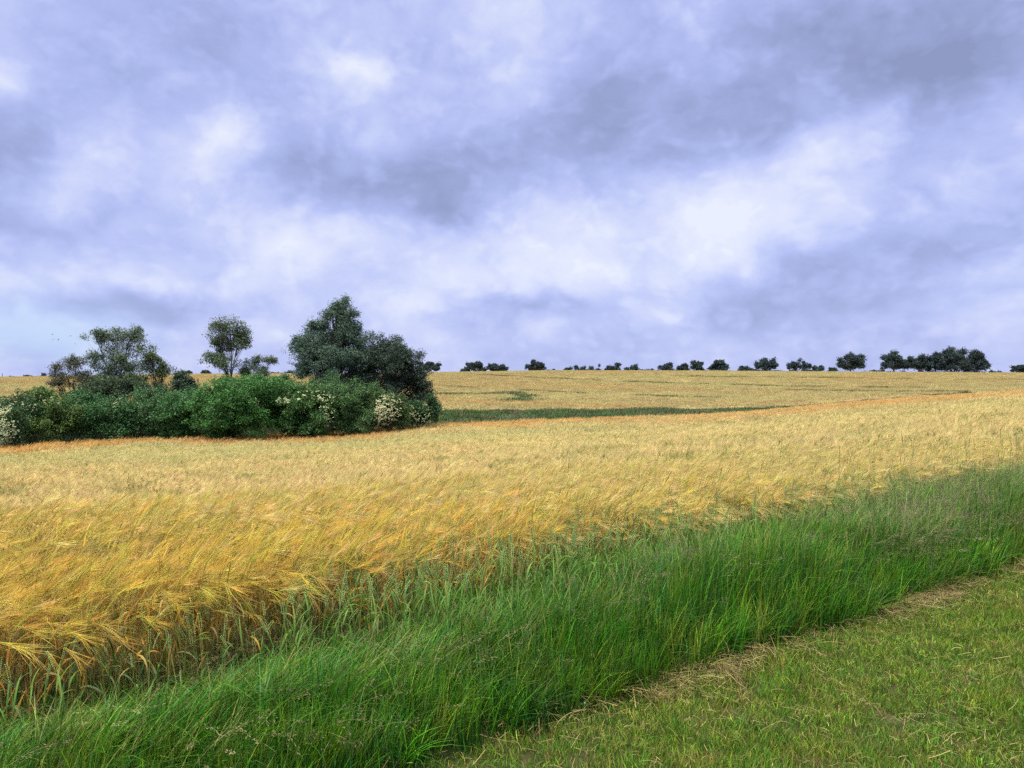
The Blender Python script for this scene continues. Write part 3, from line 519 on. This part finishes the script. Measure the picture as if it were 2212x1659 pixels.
# ------------------------------------------------------------------ trees and bushes
def leaf_cloud(mb, cen, rad, per, ll, lw, col, colv, droop=0.0, wind=0.25, shape='round'):
    """leaves spread about clump centres cen (N,3), clump radii rad (N,)"""
    N = len(cen); i = np.repeat(np.arange(N), per); n = len(i)
    d = rng.normal(0, 1, (n, 3)); d /= np.linalg.norm(d, axis=1)[:, None]; r = rng.random(n)**.45
    p = cen[i] + d*(rad[i]*r)[:, None]*np.array([1, 1, .75])
    ax = rng.normal(0, 1, (n, 3)) + d*.6 + np.array([wind, 0, -droop]); ax /= np.linalg.norm(ax, axis=1)[:, None]
    nr_ = d*.8 + rng.normal(0, .6, (n, 3)) + np.array([0, 0, .55]); S = np.cross(ax, nr_); S /= np.linalg.norm(S, axis=1)[:, None] + 1e-9
    L = U(.7, 1.3, n)*ll; Wd = U(.7, 1.3, n)*lw; nn = np.cross(S, ax)
    V = np.stack([p, p + ax*(L*.5)[:, None] + S*(Wd*.5)[:, None] - nn*(L*.08)[:, None], p + ax*L[:, None], p + ax*(L*.5)[:, None] - S*(Wd*.5)[:, None] - nn*(L*.08)[:, None]], 1)
    cl_ = jit(col, colv*.55, N)[i] * (1 + rng.normal(0, colv, (n, 1)))
    mb.add(V, quads=np.arange(n*4).reshape(-1, 4), col=np.clip(np.repeat(cl_, 4, 0), .003, 1))
def lobes_from_box(px0, px1, y_top, y_bot, D, n, taper=.6, depth=.8, rl=(.16, .30)):
    """clump spheres filling a crown outline, in metres"""
    cx = (px0+px1)/2; w = (px1-px0)/FD*D; h = (y_bot-y_top)/FD*D; out = []
    for _ in range(n):
        a, b, c = rng.normal(0, 1, 3); l = math.sqrt(a*a+b*b+c*c); r = rng.random()**.4
        out.append((a/l*r*.5*w*.82, b/l*r*.5*w*depth, c/l*r*.5*h*.82, U(*rl)*min(w, h)*.5))
    return cx, w, h, np.array(out)
def ell_points(blobs, n, inner=.55, top=.25):
    """points in blobs [(x,y,z,rx,ry,rz)]: each blob carries smaller lobes near its skin, the points lie in the lobes"""
    b = np.array(blobs); wt = (b[:, 3]*b[:, 5] + b[:, 3]*b[:, 4]); P_, I_ = [], []
    for k, w in enumerate(wt/wt.sum()):
        m = max(6, int(n*w)); nl = int(np.clip(m/9, 4, 26)); d = rng.normal(0, 1, (nl, 3)); d[:, 2] += top; d /= np.linalg.norm(d, axis=1)[:, None]
        r = inner + (1.02-inner)*rng.random(nl)**.6; lc = d*r[:, None]; lr = U(.20, .42, nl)
        q = rng.choice(nl, m, p=lr**2/(lr**2).sum()); e = rng.normal(0, 1, (m, 3)); e[:, 2] += .3; e /= np.linalg.norm(e, axis=1)[:, None]
        u_ = lc[q] + e*(lr[q]*rng.random(m)**.4)[:, None]; core = rng.random(m) < (.34 if inner > .6 else .16); u_[core] *= .6
        P_.append(b[k, :3] + u_*b[k, 3:]); I_.append(np.full(m, k))
    return np.concatenate(P_), np.concatenate(I_)
def limb(mb, a, b, r0, r1, sag=.12, n=6, sides=6):
    a, b = np.array(a), np.array(b); s = np.linspace(0, 1, n)[:, None]; k = np.linalg.norm(b-a)
    off = rng.normal(0, sag*k*.4, 3); p = a + (b-a)*s + np.sin(s*np.pi)*off + np.array([0, 0, sag*k*.5])*np.sin(s*np.pi)
    tube(mb, p, np.linspace(r0, r1, n), sides); return p
def px_blob(px, py, rx, ry, D, x0, z0, dy=0.0, dep=.9):
    """blob given in picture pixels at depth D, relative to the base (x0, z0)"""
    k = D/FD; return ((px-1106)*k - x0, dy, CAM_Z - (py-HZ)*k - z0, rx*k, rx*k*dep, ry*k)
def tree(name, label, base_px, D, blobs_px, n_cl, per, cl_r, leaf, lw, col, colv=.22, trunk_r=.14, droop=.3, wind=.5, inner=.5, twigs=.35, group=None, mat=None, fork=None, blossom=None, cat='tree', part=('crown', 'trunk'), sub=True, gz=None):
    x0, y0 = at(base_px, D); z0 = z1(x0, y0) - .05 if gz is None else gz
    root = bpy.data.objects.new(name, None); COL.objects.link(root); root.location = (x0, y0, z0); tag(root, label, cat, group)
    bl = [px_blob(b[0], b[1], b[2], b[3], D, x0, z0, (b[4] if len(b) > 4 else rng.normal(0, b[2]*D/FD*.35))) for b in blobs_px]
    cen, bi = ell_points(bl, n_cl, inner); n_cl = len(cen); cen[:, 2] = np.maximum(cen[:, 2], cl_r*.5)
    cr_mb = MB(); leaf_cloud(cr_mb, cen, U(.5, 1.6, n_cl)*cl_r, per, leaf, lw, np.array(col)*(1.5 if cat == 'bush' else 1.12), colv, droop, wind); cr_mb.obj(part[0], mat or M_LEAF, root)
    tm = MB(); top = max(b[2] for b in bl)
    zf = (fork if fork is not None else .35)*top
    stem = limb(tm, (0, 0, -.2), (bl[0][0]*.4, bl[0][1]*.4, zf), trunk_r, trunk_r*.75, .03, 6, 8)
    for j, b in enumerate(bl):
        s0 = stem[-1] if b[2] > zf else stem[min(5, max(1, int(5*b[2]/zf)))]
        lp = limb(tm, s0, (b[0], b[1], b[2]+b[5]*.35), trunk_r*.6*min(1, .4 + b[3]/(2.2)), trunk_r*.12, .10, 7, 5)
        for q in np.nonzero((bi == j) & (rng.random(n_cl) < twigs))[0]: limb(tm, lp[rng.integers(2, 7)], cen[q], trunk_r*.13, trunk_r*.035, .08, 4, 3)
    tm.obj(part[1], M_BARK, root)
    if blossom:
        fm = MB(); nb, regions = blossom
        for (px, py, rx, ry) in regions:
            fx, fy, fz, a_, b_, c_ = px_blob(px, py, rx, ry, D, x0, z0, 0)
            fc = np.stack([fx + U(-1, 1, nb)*a_, np.zeros(nb), fz + U(-1, 1, nb)*c_], 1); kk = ((fc[:, 0]-fx)/a_)**2 + ((fc[:, 2]-fz)/c_)**2 < 1; fc = fc[kk]
            # set each flower head on the bush's camera-side or upper skin
            B_ = np.array(bl); q = (fc[:, None, 0]-B_[None, :, 0])/B_[None, :, 3]; w_ = (fc[:, None, 2]-B_[None, :, 2])/B_[None, :, 5]; dsk = 1 - q**2 - w_**2
            yy = np.where(dsk > 0, B_[None, :, 1] - 1.28*B_[None, :, 4]*np.sqrt(np.maximum(dsk, 0)), 9e9); fc[:, 1] = yy.min(1); fc = fc[fc[:, 1] < 1e6]; fc[:, 1] += U(-.05, .3, len(fc)) - .12
            for c in fc:
                nrm = np.array([rng.normal(0, .35), -.55 + rng.normal(0, .3), .8]); nrm /= np.linalg.norm(nrm); t1 = np.cross(nrm, [1, .2, 0]); t1 /= np.linalg.norm(t1); t2 = np.cross(nrm, t1); R = U(.04, .10)
                for _ in range(4):
                    o_ = c + t1*rng.normal(0, R*.55) + t2*rng.normal(0, R*.55) + nrm*rng.normal(0, .015); a6 = np.arange(6)*math.pi/3 + U(0, 1); r6 = R*U(.35, .65)
                    V = np.concatenate([(o_ + nrm*.02)[None], o_ + r6*U(.7, 1.2, 6)[:, None]*(np.cos(a6)[:, None]*t1 + np.sin(a6)[:, None]*t2)]); fm.add(V, tris=[(0, 1+q_, 1+(q_+1) % 6) for q_ in range(6)], col=np.array((.50, .53, .31))*U(.7, 1.1))
        fm.obj('blossom', M_BLOSSOM, root)
    return root
GT, GD, GB, GY, GW = (.066, .118, .082), (.030, .054, .034), (.050, .120, .030), (.085, .135, .025), (.080, .125, .075)
HG = 'trees standing in the hedge'; BG_ = 'bushes of the hedge'
tree('willow_tree', 'tall airy grey green tree with see-through crown, left end of the hedge', 245, 57, [(248, 745, 48, 42), (215, 735, 26, 25), (282, 730, 28, 30), (222, 780, 36, 30), (275, 785, 36, 28), (250, 815, 45, 25)], 620, 24, .32, .15, .055, GW, trunk_r=.09, inner=.3, twigs=.5, group=HG)
tree('willow_tree', 'low wispy brownish tree leaning left of the tall airy tree', 165, 57, [(130, 795, 22, 16), (165, 790, 28, 22), (120, 812, 16, 14), (175, 820, 40, 25), (140, 835, 32, 18)], 330, 22, .30, .14, .05, (.070, .080, .045), trunk_r=.08, inner=.3, twigs=.6, group=HG)
tree('willow_tree', 'small olive green tree on bare slanting stems, right of the tall airy tree', 345, 56, [(330, 800, 32, 26), (322, 770, 22, 22), (350, 780, 12, 16), (310, 825, 30, 18), (352, 815, 14, 18)], 320, 24, .29, .14, .055, (.065, .100, .030), trunk_r=.08, inner=.3, twigs=.6, group=HG)
tree('willow_tree', 'slim tree with a dark forked trunk standing alone above the bushes', 497, 56, [(500, 722, 40, 34), (470, 760, 28, 34), (520, 740, 28, 30), (488, 790, 36, 26), (465, 740, 20, 20)], 560, 24, .31, .15, .055, GW, trunk_r=.10, inner=.3, twigs=.5, group=HG, fork=.5)
tree('willow_tree', 'low spreading tree reaching right from the slim forked tree', 532, 56.5, [(545, 785, 22, 16), (578, 783, 18, 14), (525, 805, 22, 15), (560, 800, 24, 12)], 230, 22, .28, .14, .05, GW, trunk_r=.07, inner=.3, twigs=.6, group=HG)
tree('willow_tree', 'tallest tree in the hedge, broad pointed silvery green crown', 715, 57, [(728, 690, 34, 36), (737, 662, 18, 22), (700, 735, 55, 45), (760, 730, 42, 48), (665, 755, 38, 38), (720, 790, 80, 48), (655, 795, 32, 28), (780, 785, 38, 45), (715, 840, 75, 30), (745, 705, 30, 40), (690, 770, 60, 50), (765, 815, 45, 40), (740, 860, 60, 30), (768, 718, 26, 34), (685, 712, 28, 26), (650, 748, 26, 26), (745, 755, 58, 50), (738, 656, 12, 12), (715, 672, 22, 22), (758, 680, 20, 24)], 2300, 44, .34, .135, .055, GT, trunk_r=.22, inner=.42, twigs=.3, group=HG)
tree('hawthorn_tree', 'dense blackish green tree against the right side of the tallest tree', 855, 56, [(830, 755, 38, 30), (860, 790, 55, 42), (815, 800, 34, 45), (890, 800, 34, 34), (905, 825, 28, 24), (855, 850, 68, 45), (895, 860, 38, 35), (840, 775, 45, 40), (800, 850, 45, 40), (780, 825, 30, 35)], 1350, 44, .34, .115, .07, GD, trunk_r=.2, inner=.45, twigs=.2, group=HG, droop=.1, wind=.2)
def bush(label, base, D, blobs, n_cl, per, col, cat='bush', name='hedge_bush', blossom=None, cl_r=.30, leaf=.115, lw=.075, colv=.25, inner=.62):
    return tree(name, label, base, D, blobs, int(n_cl*1.9), int(per*1.45), cl_r, leaf, lw, col, colv, trunk_r=.07, droop=.05, wind=.15, inner=inner, twigs=.10, group=BG_, cat=cat, part=('foliage', 'stems'), blossom=blossom)
bush('rounded bush smothered in white blossom at the left end of the hedge', 5, 46.5, [(5, 915, 52, 52), (-20, 905, 50, 45), (25, 935, 34, 30), (35, 910, 28, 35)], 420, 30, (.035, .075, .028), name='flowering_bush', blossom=(480, [(5, 915, 55, 50), (30, 935, 25, 30)]))
bush('dark bush flecked with yellow green tips beside the white blossomed bush', 100, 49, [(95, 895, 62, 50), (70, 880, 40, 38), (140, 905, 45, 45), (100, 930, 60, 28)], 520, 30, (.050, .105, .026), blossom=(24, [(100, 868, 50, 16)]))
bush('teal green bush left of the middle of the hedge', 225, 50, [(215, 905, 62, 46), (180, 890, 42, 40), (255, 915, 45, 38), (220, 930, 60, 22)], 480, 30, (.044, .102, .034))
bush('dark green bush with one pale flower spray on top', 310, 51.5, [(315, 895, 60, 50), (285, 905, 42, 45), (360, 900, 50, 48), (320, 925, 70, 25)], 500, 30, (.044, .105, .038), blossom=(26, [(278, 868, 22, 9)]))
bush('mid green bush between the flower spray bush and the biggest bush', 400, 50.5, [(395, 895, 52, 45), (430, 885, 45, 45), (380, 915, 45, 35)], 430, 30, (.047, .110, .034))
bush('biggest dome shaped bush, bright green, in the middle of the hedge', 535, 49.5, [(530, 880, 88, 60), (475, 895, 55, 50), (590, 885, 60, 55), (530, 915, 100, 35), (570, 850, 50, 32)], 900, 34, (.050, .120, .028))
bush('green bush with a curved line of cream blossom down its right side', 665, 50.5, [(660, 880, 66, 55), (690, 890, 48, 48), (625, 890, 50, 48), (665, 915, 68, 28)], 600, 32, (.045, .112, .032), name='flowering_bush', blossom=(32, [(690, 852, 36, 9), (716, 868, 12, 20), (722, 900, 9, 30), (640, 862, 18, 7)]))
bush('feathery bright green bush left of the elder in full flower', 765, 52, [(760, 878, 58, 48), (735, 862, 48, 45), (790, 865, 35, 35), (710, 865, 40, 42), (790, 895, 42, 35), (760, 910, 60, 24)], 560, 32, (.046, .115, .040), leaf=.14, lw=.05)
bush('elder bush covered in flat cream flower heads under the dark tree', 845, 52, [(845, 885, 36, 36), (825, 880, 25, 30), (860, 900, 28, 22)], 330, 28, (.040, .085, .026), name='flowering_bush', blossom=(190, [(848, 878, 30, 30), (835, 895, 26, 22)]))
bush('small elder bush with scattered cream flower heads at the right end', 905, 54, [(900, 892, 34, 24), (925, 885, 22, 26), (885, 890, 22, 25)], 260, 28, (.036, .075, .028), name='flowering_bush', blossom=(60, [(885, 892, 20, 22), (912, 890, 20, 20)]))
bush('low dark bush at the foot of the tall airy tree', 255, 54, [(250, 840, 62, 26), (210, 848, 38, 22), (300, 845, 40, 28), (335, 850, 30, 24)], 420, 28, (.032, .060, .030))
bush('upright little dark bush between the olive tree and the biggest bush', 395, 54, [(393, 828, 20, 22), (398, 845, 26, 20), (388, 812, 10, 12)], 170, 26, (.034, .062, .034))
bush('leafy green bush top behind the biggest bush, below the slim tree', 590, 53.5, [(560, 838, 45, 22), (610, 835, 30, 20), (500, 842, 40, 20), (565, 822, 14, 10)], 330, 28, (.052, .105, .036))

# ------------------------------------------------------------------ trees along the skyline
SG = 'trees along the far skyline'
def oak(label, x0, x1, yt, yb=804.5, D=335, kind='oak', n=None):
    w = x1-x0; h = yb-yt; cx = (x0+x1)/2; bl = []
    if kind == 'oak':
        bl = [(cx, yt+h*.32, w*.30, h*.32), (cx-w*.24, yt+h*.46, w*.24, h*.27), (cx+w*.24, yt+h*.44, w*.25, h*.28), (cx-w*.34, yt+h*.66, w*.17, h*.20), (cx+w*.34, yt+h*.66, w*.17, h*.20), (cx, yt+h*.6, w*.33, h*.26)]
    elif kind == 'lean':
        bl = [(cx+w*.22, yt+h*.28, w*.26, h*.26), (cx, yt+h*.5, w*.32, h*.32), (cx-w*.26, yt+h*.68, w*.26, h*.28), (cx+w*.16, yt+h*.7, w*.34, h*.32)]
    elif kind == 'upright':
        bl = [(cx-w*.12, yt+h*.30, w*.30, h*.30), (cx+w*.18, yt+h*.26, w*.24, h*.24), (cx, yt+h*.62, w*.45, h*.36)]
    else:
        m = max(2, int(w/9)); bl = [(x0 + w*(i+.5)/m, yt+h*(.55+U(-.15, .18)), max(5, w/m*.75), h*U(.42, .55)) for i in range(m)]
    bl = [(b[0]+U(-.05, .05)*w, b[1]+U(-.06, .05)*h, b[2]*U(.85, 1.2), b[3]*U(.85, 1.15)) for b in bl]
    if kind not in ('hedge', 'bush'): bl += [(cx + U(-.42, .42)*w, yt + h*U(.12, .7), w*U(.08, .15), h*U(.08, .16)) for _ in range(5)]
    if kind == 'hedge': bl.append((cx, yb-1, w*.46, 3.5))
    nc = n or int(90 + w*h*.15); bp = cx + U(-.05, .05)*w; xx, yy = at(bp, D); zb = z1(xx, yy)
    cat = 'hedge' if kind == 'hedge' else ('bush' if kind == 'bush' else 'tree'); nm = {'hedge': 'distant_hedge', 'bush': 'distant_bush'}.get(kind, 'oak_tree' if kind == 'oak' else 'field_tree')
    lo = kind in ('hedge', 'bush')
    if lo: bl = [(b[0], b[1]+2, b[2], b[3]+2) for b in bl]
    tree(nm, label, bp, D, bl, nc, 18, max(.55, min(w, h)*D/FD*.115), .62, .42, (.038, .060, .060), .2, trunk_r=.16 if lo else .42, droop=.1, wind=.2, inner=.45, twigs=.12, group=SG, mat=M_FAR, fork=.3, cat=cat, part=('foliage', 'stems') if lo else ('crown', 'trunk'))  # bluish leaf colour: distance haze is put into the base colour
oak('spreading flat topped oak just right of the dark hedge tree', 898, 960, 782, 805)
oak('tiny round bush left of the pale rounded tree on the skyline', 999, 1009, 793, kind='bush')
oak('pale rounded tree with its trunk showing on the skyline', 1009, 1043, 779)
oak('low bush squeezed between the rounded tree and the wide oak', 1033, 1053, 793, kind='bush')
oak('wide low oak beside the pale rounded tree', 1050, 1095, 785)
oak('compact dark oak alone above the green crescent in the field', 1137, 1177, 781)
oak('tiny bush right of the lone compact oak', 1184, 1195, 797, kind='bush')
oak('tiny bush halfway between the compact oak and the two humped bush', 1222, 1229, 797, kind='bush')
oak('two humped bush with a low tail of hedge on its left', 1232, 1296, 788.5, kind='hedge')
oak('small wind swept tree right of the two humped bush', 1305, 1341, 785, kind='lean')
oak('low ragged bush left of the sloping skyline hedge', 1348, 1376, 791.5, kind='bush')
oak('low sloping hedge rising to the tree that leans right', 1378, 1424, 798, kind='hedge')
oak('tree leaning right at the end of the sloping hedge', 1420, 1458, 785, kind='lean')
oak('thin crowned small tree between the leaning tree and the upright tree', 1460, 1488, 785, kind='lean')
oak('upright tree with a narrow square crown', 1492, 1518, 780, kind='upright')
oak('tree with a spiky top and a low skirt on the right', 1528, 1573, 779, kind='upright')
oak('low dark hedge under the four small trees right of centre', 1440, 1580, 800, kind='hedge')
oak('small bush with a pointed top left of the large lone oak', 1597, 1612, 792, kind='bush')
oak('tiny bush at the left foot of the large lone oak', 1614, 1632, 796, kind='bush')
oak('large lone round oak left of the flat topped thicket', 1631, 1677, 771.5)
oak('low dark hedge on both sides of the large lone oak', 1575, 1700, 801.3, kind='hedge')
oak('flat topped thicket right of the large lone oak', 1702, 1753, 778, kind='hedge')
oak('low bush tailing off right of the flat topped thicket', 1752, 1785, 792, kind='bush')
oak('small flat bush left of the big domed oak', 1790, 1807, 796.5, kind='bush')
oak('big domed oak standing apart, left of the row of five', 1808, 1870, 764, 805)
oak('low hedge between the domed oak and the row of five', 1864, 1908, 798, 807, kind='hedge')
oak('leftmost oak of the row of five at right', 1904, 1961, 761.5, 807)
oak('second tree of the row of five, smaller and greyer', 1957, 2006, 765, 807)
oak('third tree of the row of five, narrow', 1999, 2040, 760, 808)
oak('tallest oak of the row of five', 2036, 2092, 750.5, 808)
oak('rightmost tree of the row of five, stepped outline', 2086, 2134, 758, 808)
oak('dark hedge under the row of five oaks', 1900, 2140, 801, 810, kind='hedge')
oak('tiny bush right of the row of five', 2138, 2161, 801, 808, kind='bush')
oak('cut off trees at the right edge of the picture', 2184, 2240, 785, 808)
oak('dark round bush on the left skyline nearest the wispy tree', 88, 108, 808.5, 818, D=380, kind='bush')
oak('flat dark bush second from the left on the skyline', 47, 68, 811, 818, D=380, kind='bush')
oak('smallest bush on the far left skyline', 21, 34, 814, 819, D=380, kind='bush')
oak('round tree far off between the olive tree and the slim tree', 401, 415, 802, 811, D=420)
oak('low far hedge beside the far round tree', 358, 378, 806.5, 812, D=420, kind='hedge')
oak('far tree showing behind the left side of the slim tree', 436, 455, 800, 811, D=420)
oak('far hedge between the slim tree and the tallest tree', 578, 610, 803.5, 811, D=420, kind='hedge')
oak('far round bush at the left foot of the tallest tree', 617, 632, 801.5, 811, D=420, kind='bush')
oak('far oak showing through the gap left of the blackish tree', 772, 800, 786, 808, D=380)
# the thin post on the far left skyline
px, D = 5, 330; xx, yy = at(px, D); mb = MB(); tube(mb, [(0, 0, -.3), (0.02, 0, 1.2), (0, 0, 2.6)], [.16, .14, .12], 8); tube(mb, [(0, 0, 2.6), (0, 0, 2.7)], [.12, .02], 8)
tag(mb.obj('wooden_post', M_POST, None, (xx, yy, z1(xx, yy))), 'thin dark post on the far left skyline', 'post')

# ------------------------------------------------------------------ birds and the weed
def bird(px, py, D, bank, flap, label):
    x, y = (px-1106)/FD*D, D; mb = MB(); tube(mb, [(-.16, 0, 0), (-.08, 0, .01), (0, 0, 0), (.10, 0, .02), (.15, 0, .03), (.19, 0, .025)], [.012, .035, .05, .04, .028, .004], 6)
    o = mb.obj('bird', M_BIRD, None, (x, y, CAM_Z - (py-HZ)/FD*D), smooth=True); o.rotation_euler = (bank, 0, U(-.4, .4) + .6); o.scale = (.6, .6, .6)
    for sg in (-1, 1):
        w = MB(); ys = np.array([0, .15, .32, .48])*sg; zz = np.array([.02, .02+.10*flap, .02+.14*flap, .02+.02*flap]); ch = [.15, .15, .10, .02]
        V = np.concatenate([[(c*.5-.01*i, yy_, z_), (-c*.5-.02*i, yy_, z_)] for i, (yy_, z_, c) in enumerate(zip(ys, zz, ch))]); w.add(V, quads=[(2*i, 2*i+1, 2*i+3, 2*i+2) for i in range(3)]); w.obj('wing', M_BIRD, o)
    V = MB(); V.add([(-.14, .02, 0), (-.14, -.02, 0), (-.27, -.05, 0), (-.27, .05, 0)], quads=[(0, 1, 2, 3)]); V.obj('tail', M_BIRD, o)
    return tag(o, label, 'bird', 'birds over the left field')
bird(114, 723, 120, .3, 1, 'dark bird flying highest over the left trees'); bird(153, 726, 120, -.2, .4, 'dark bird flying beside the upper right of the little flock')
bird(115, 734, 120, .1, -.6, 'dark bird flying lower left in the little flock'); bird(127, 734, 110, -.3, .8, 'larger dark bird flying in the middle of the little flock'); bird(163, 743, 125, .2, -.3, 'dark bird trailing low behind the little flock')
def weed(px, py, label, R, n):
    D = CAM_Z*FD/(py-HZ); x, y = at(px, D); mb = MB(); hd = np.arange(n)*2.4 + U(0, .5, n); L = U(.6, 1.1, n)*R; C, _ = bend(L, U(.3, .8, n), U(1.1, 1.7, n), 6, 1.2, hd, np.tile([0, 0, .02], (n, 1)))
    strips(mb, C, np.stack([-np.sin(hd), np.cos(hd), 0*hd], 1), np.tile([.2, .7, 1, .95, .65, .05], (n, 1))*R*.38, jit((.10, .23, .09), .15, n))
    root = bpy.data.objects.new('weed_plant', None); COL.objects.link(root); root.location = (x, y, z1(x, y)); tag(root, label, 'weed', 'weeds in the mown edge')
    mb.obj('leaf_rosette', M_WHEAT, root); sm = MB(); tube(sm, [(0, 0, -.01), (.003, 0, .02), (.006, .002, .05)], [.004, .004, .003], 6); sm.obj('stem', M_WHEAT, root)
weed(1238, 1530, 'broad leaved blue green weed at the mown edge by the tall grass', .075, 9)
weed(1262, 1540, 'smaller round leaved weed beside the broad leaved one', .05, 7)
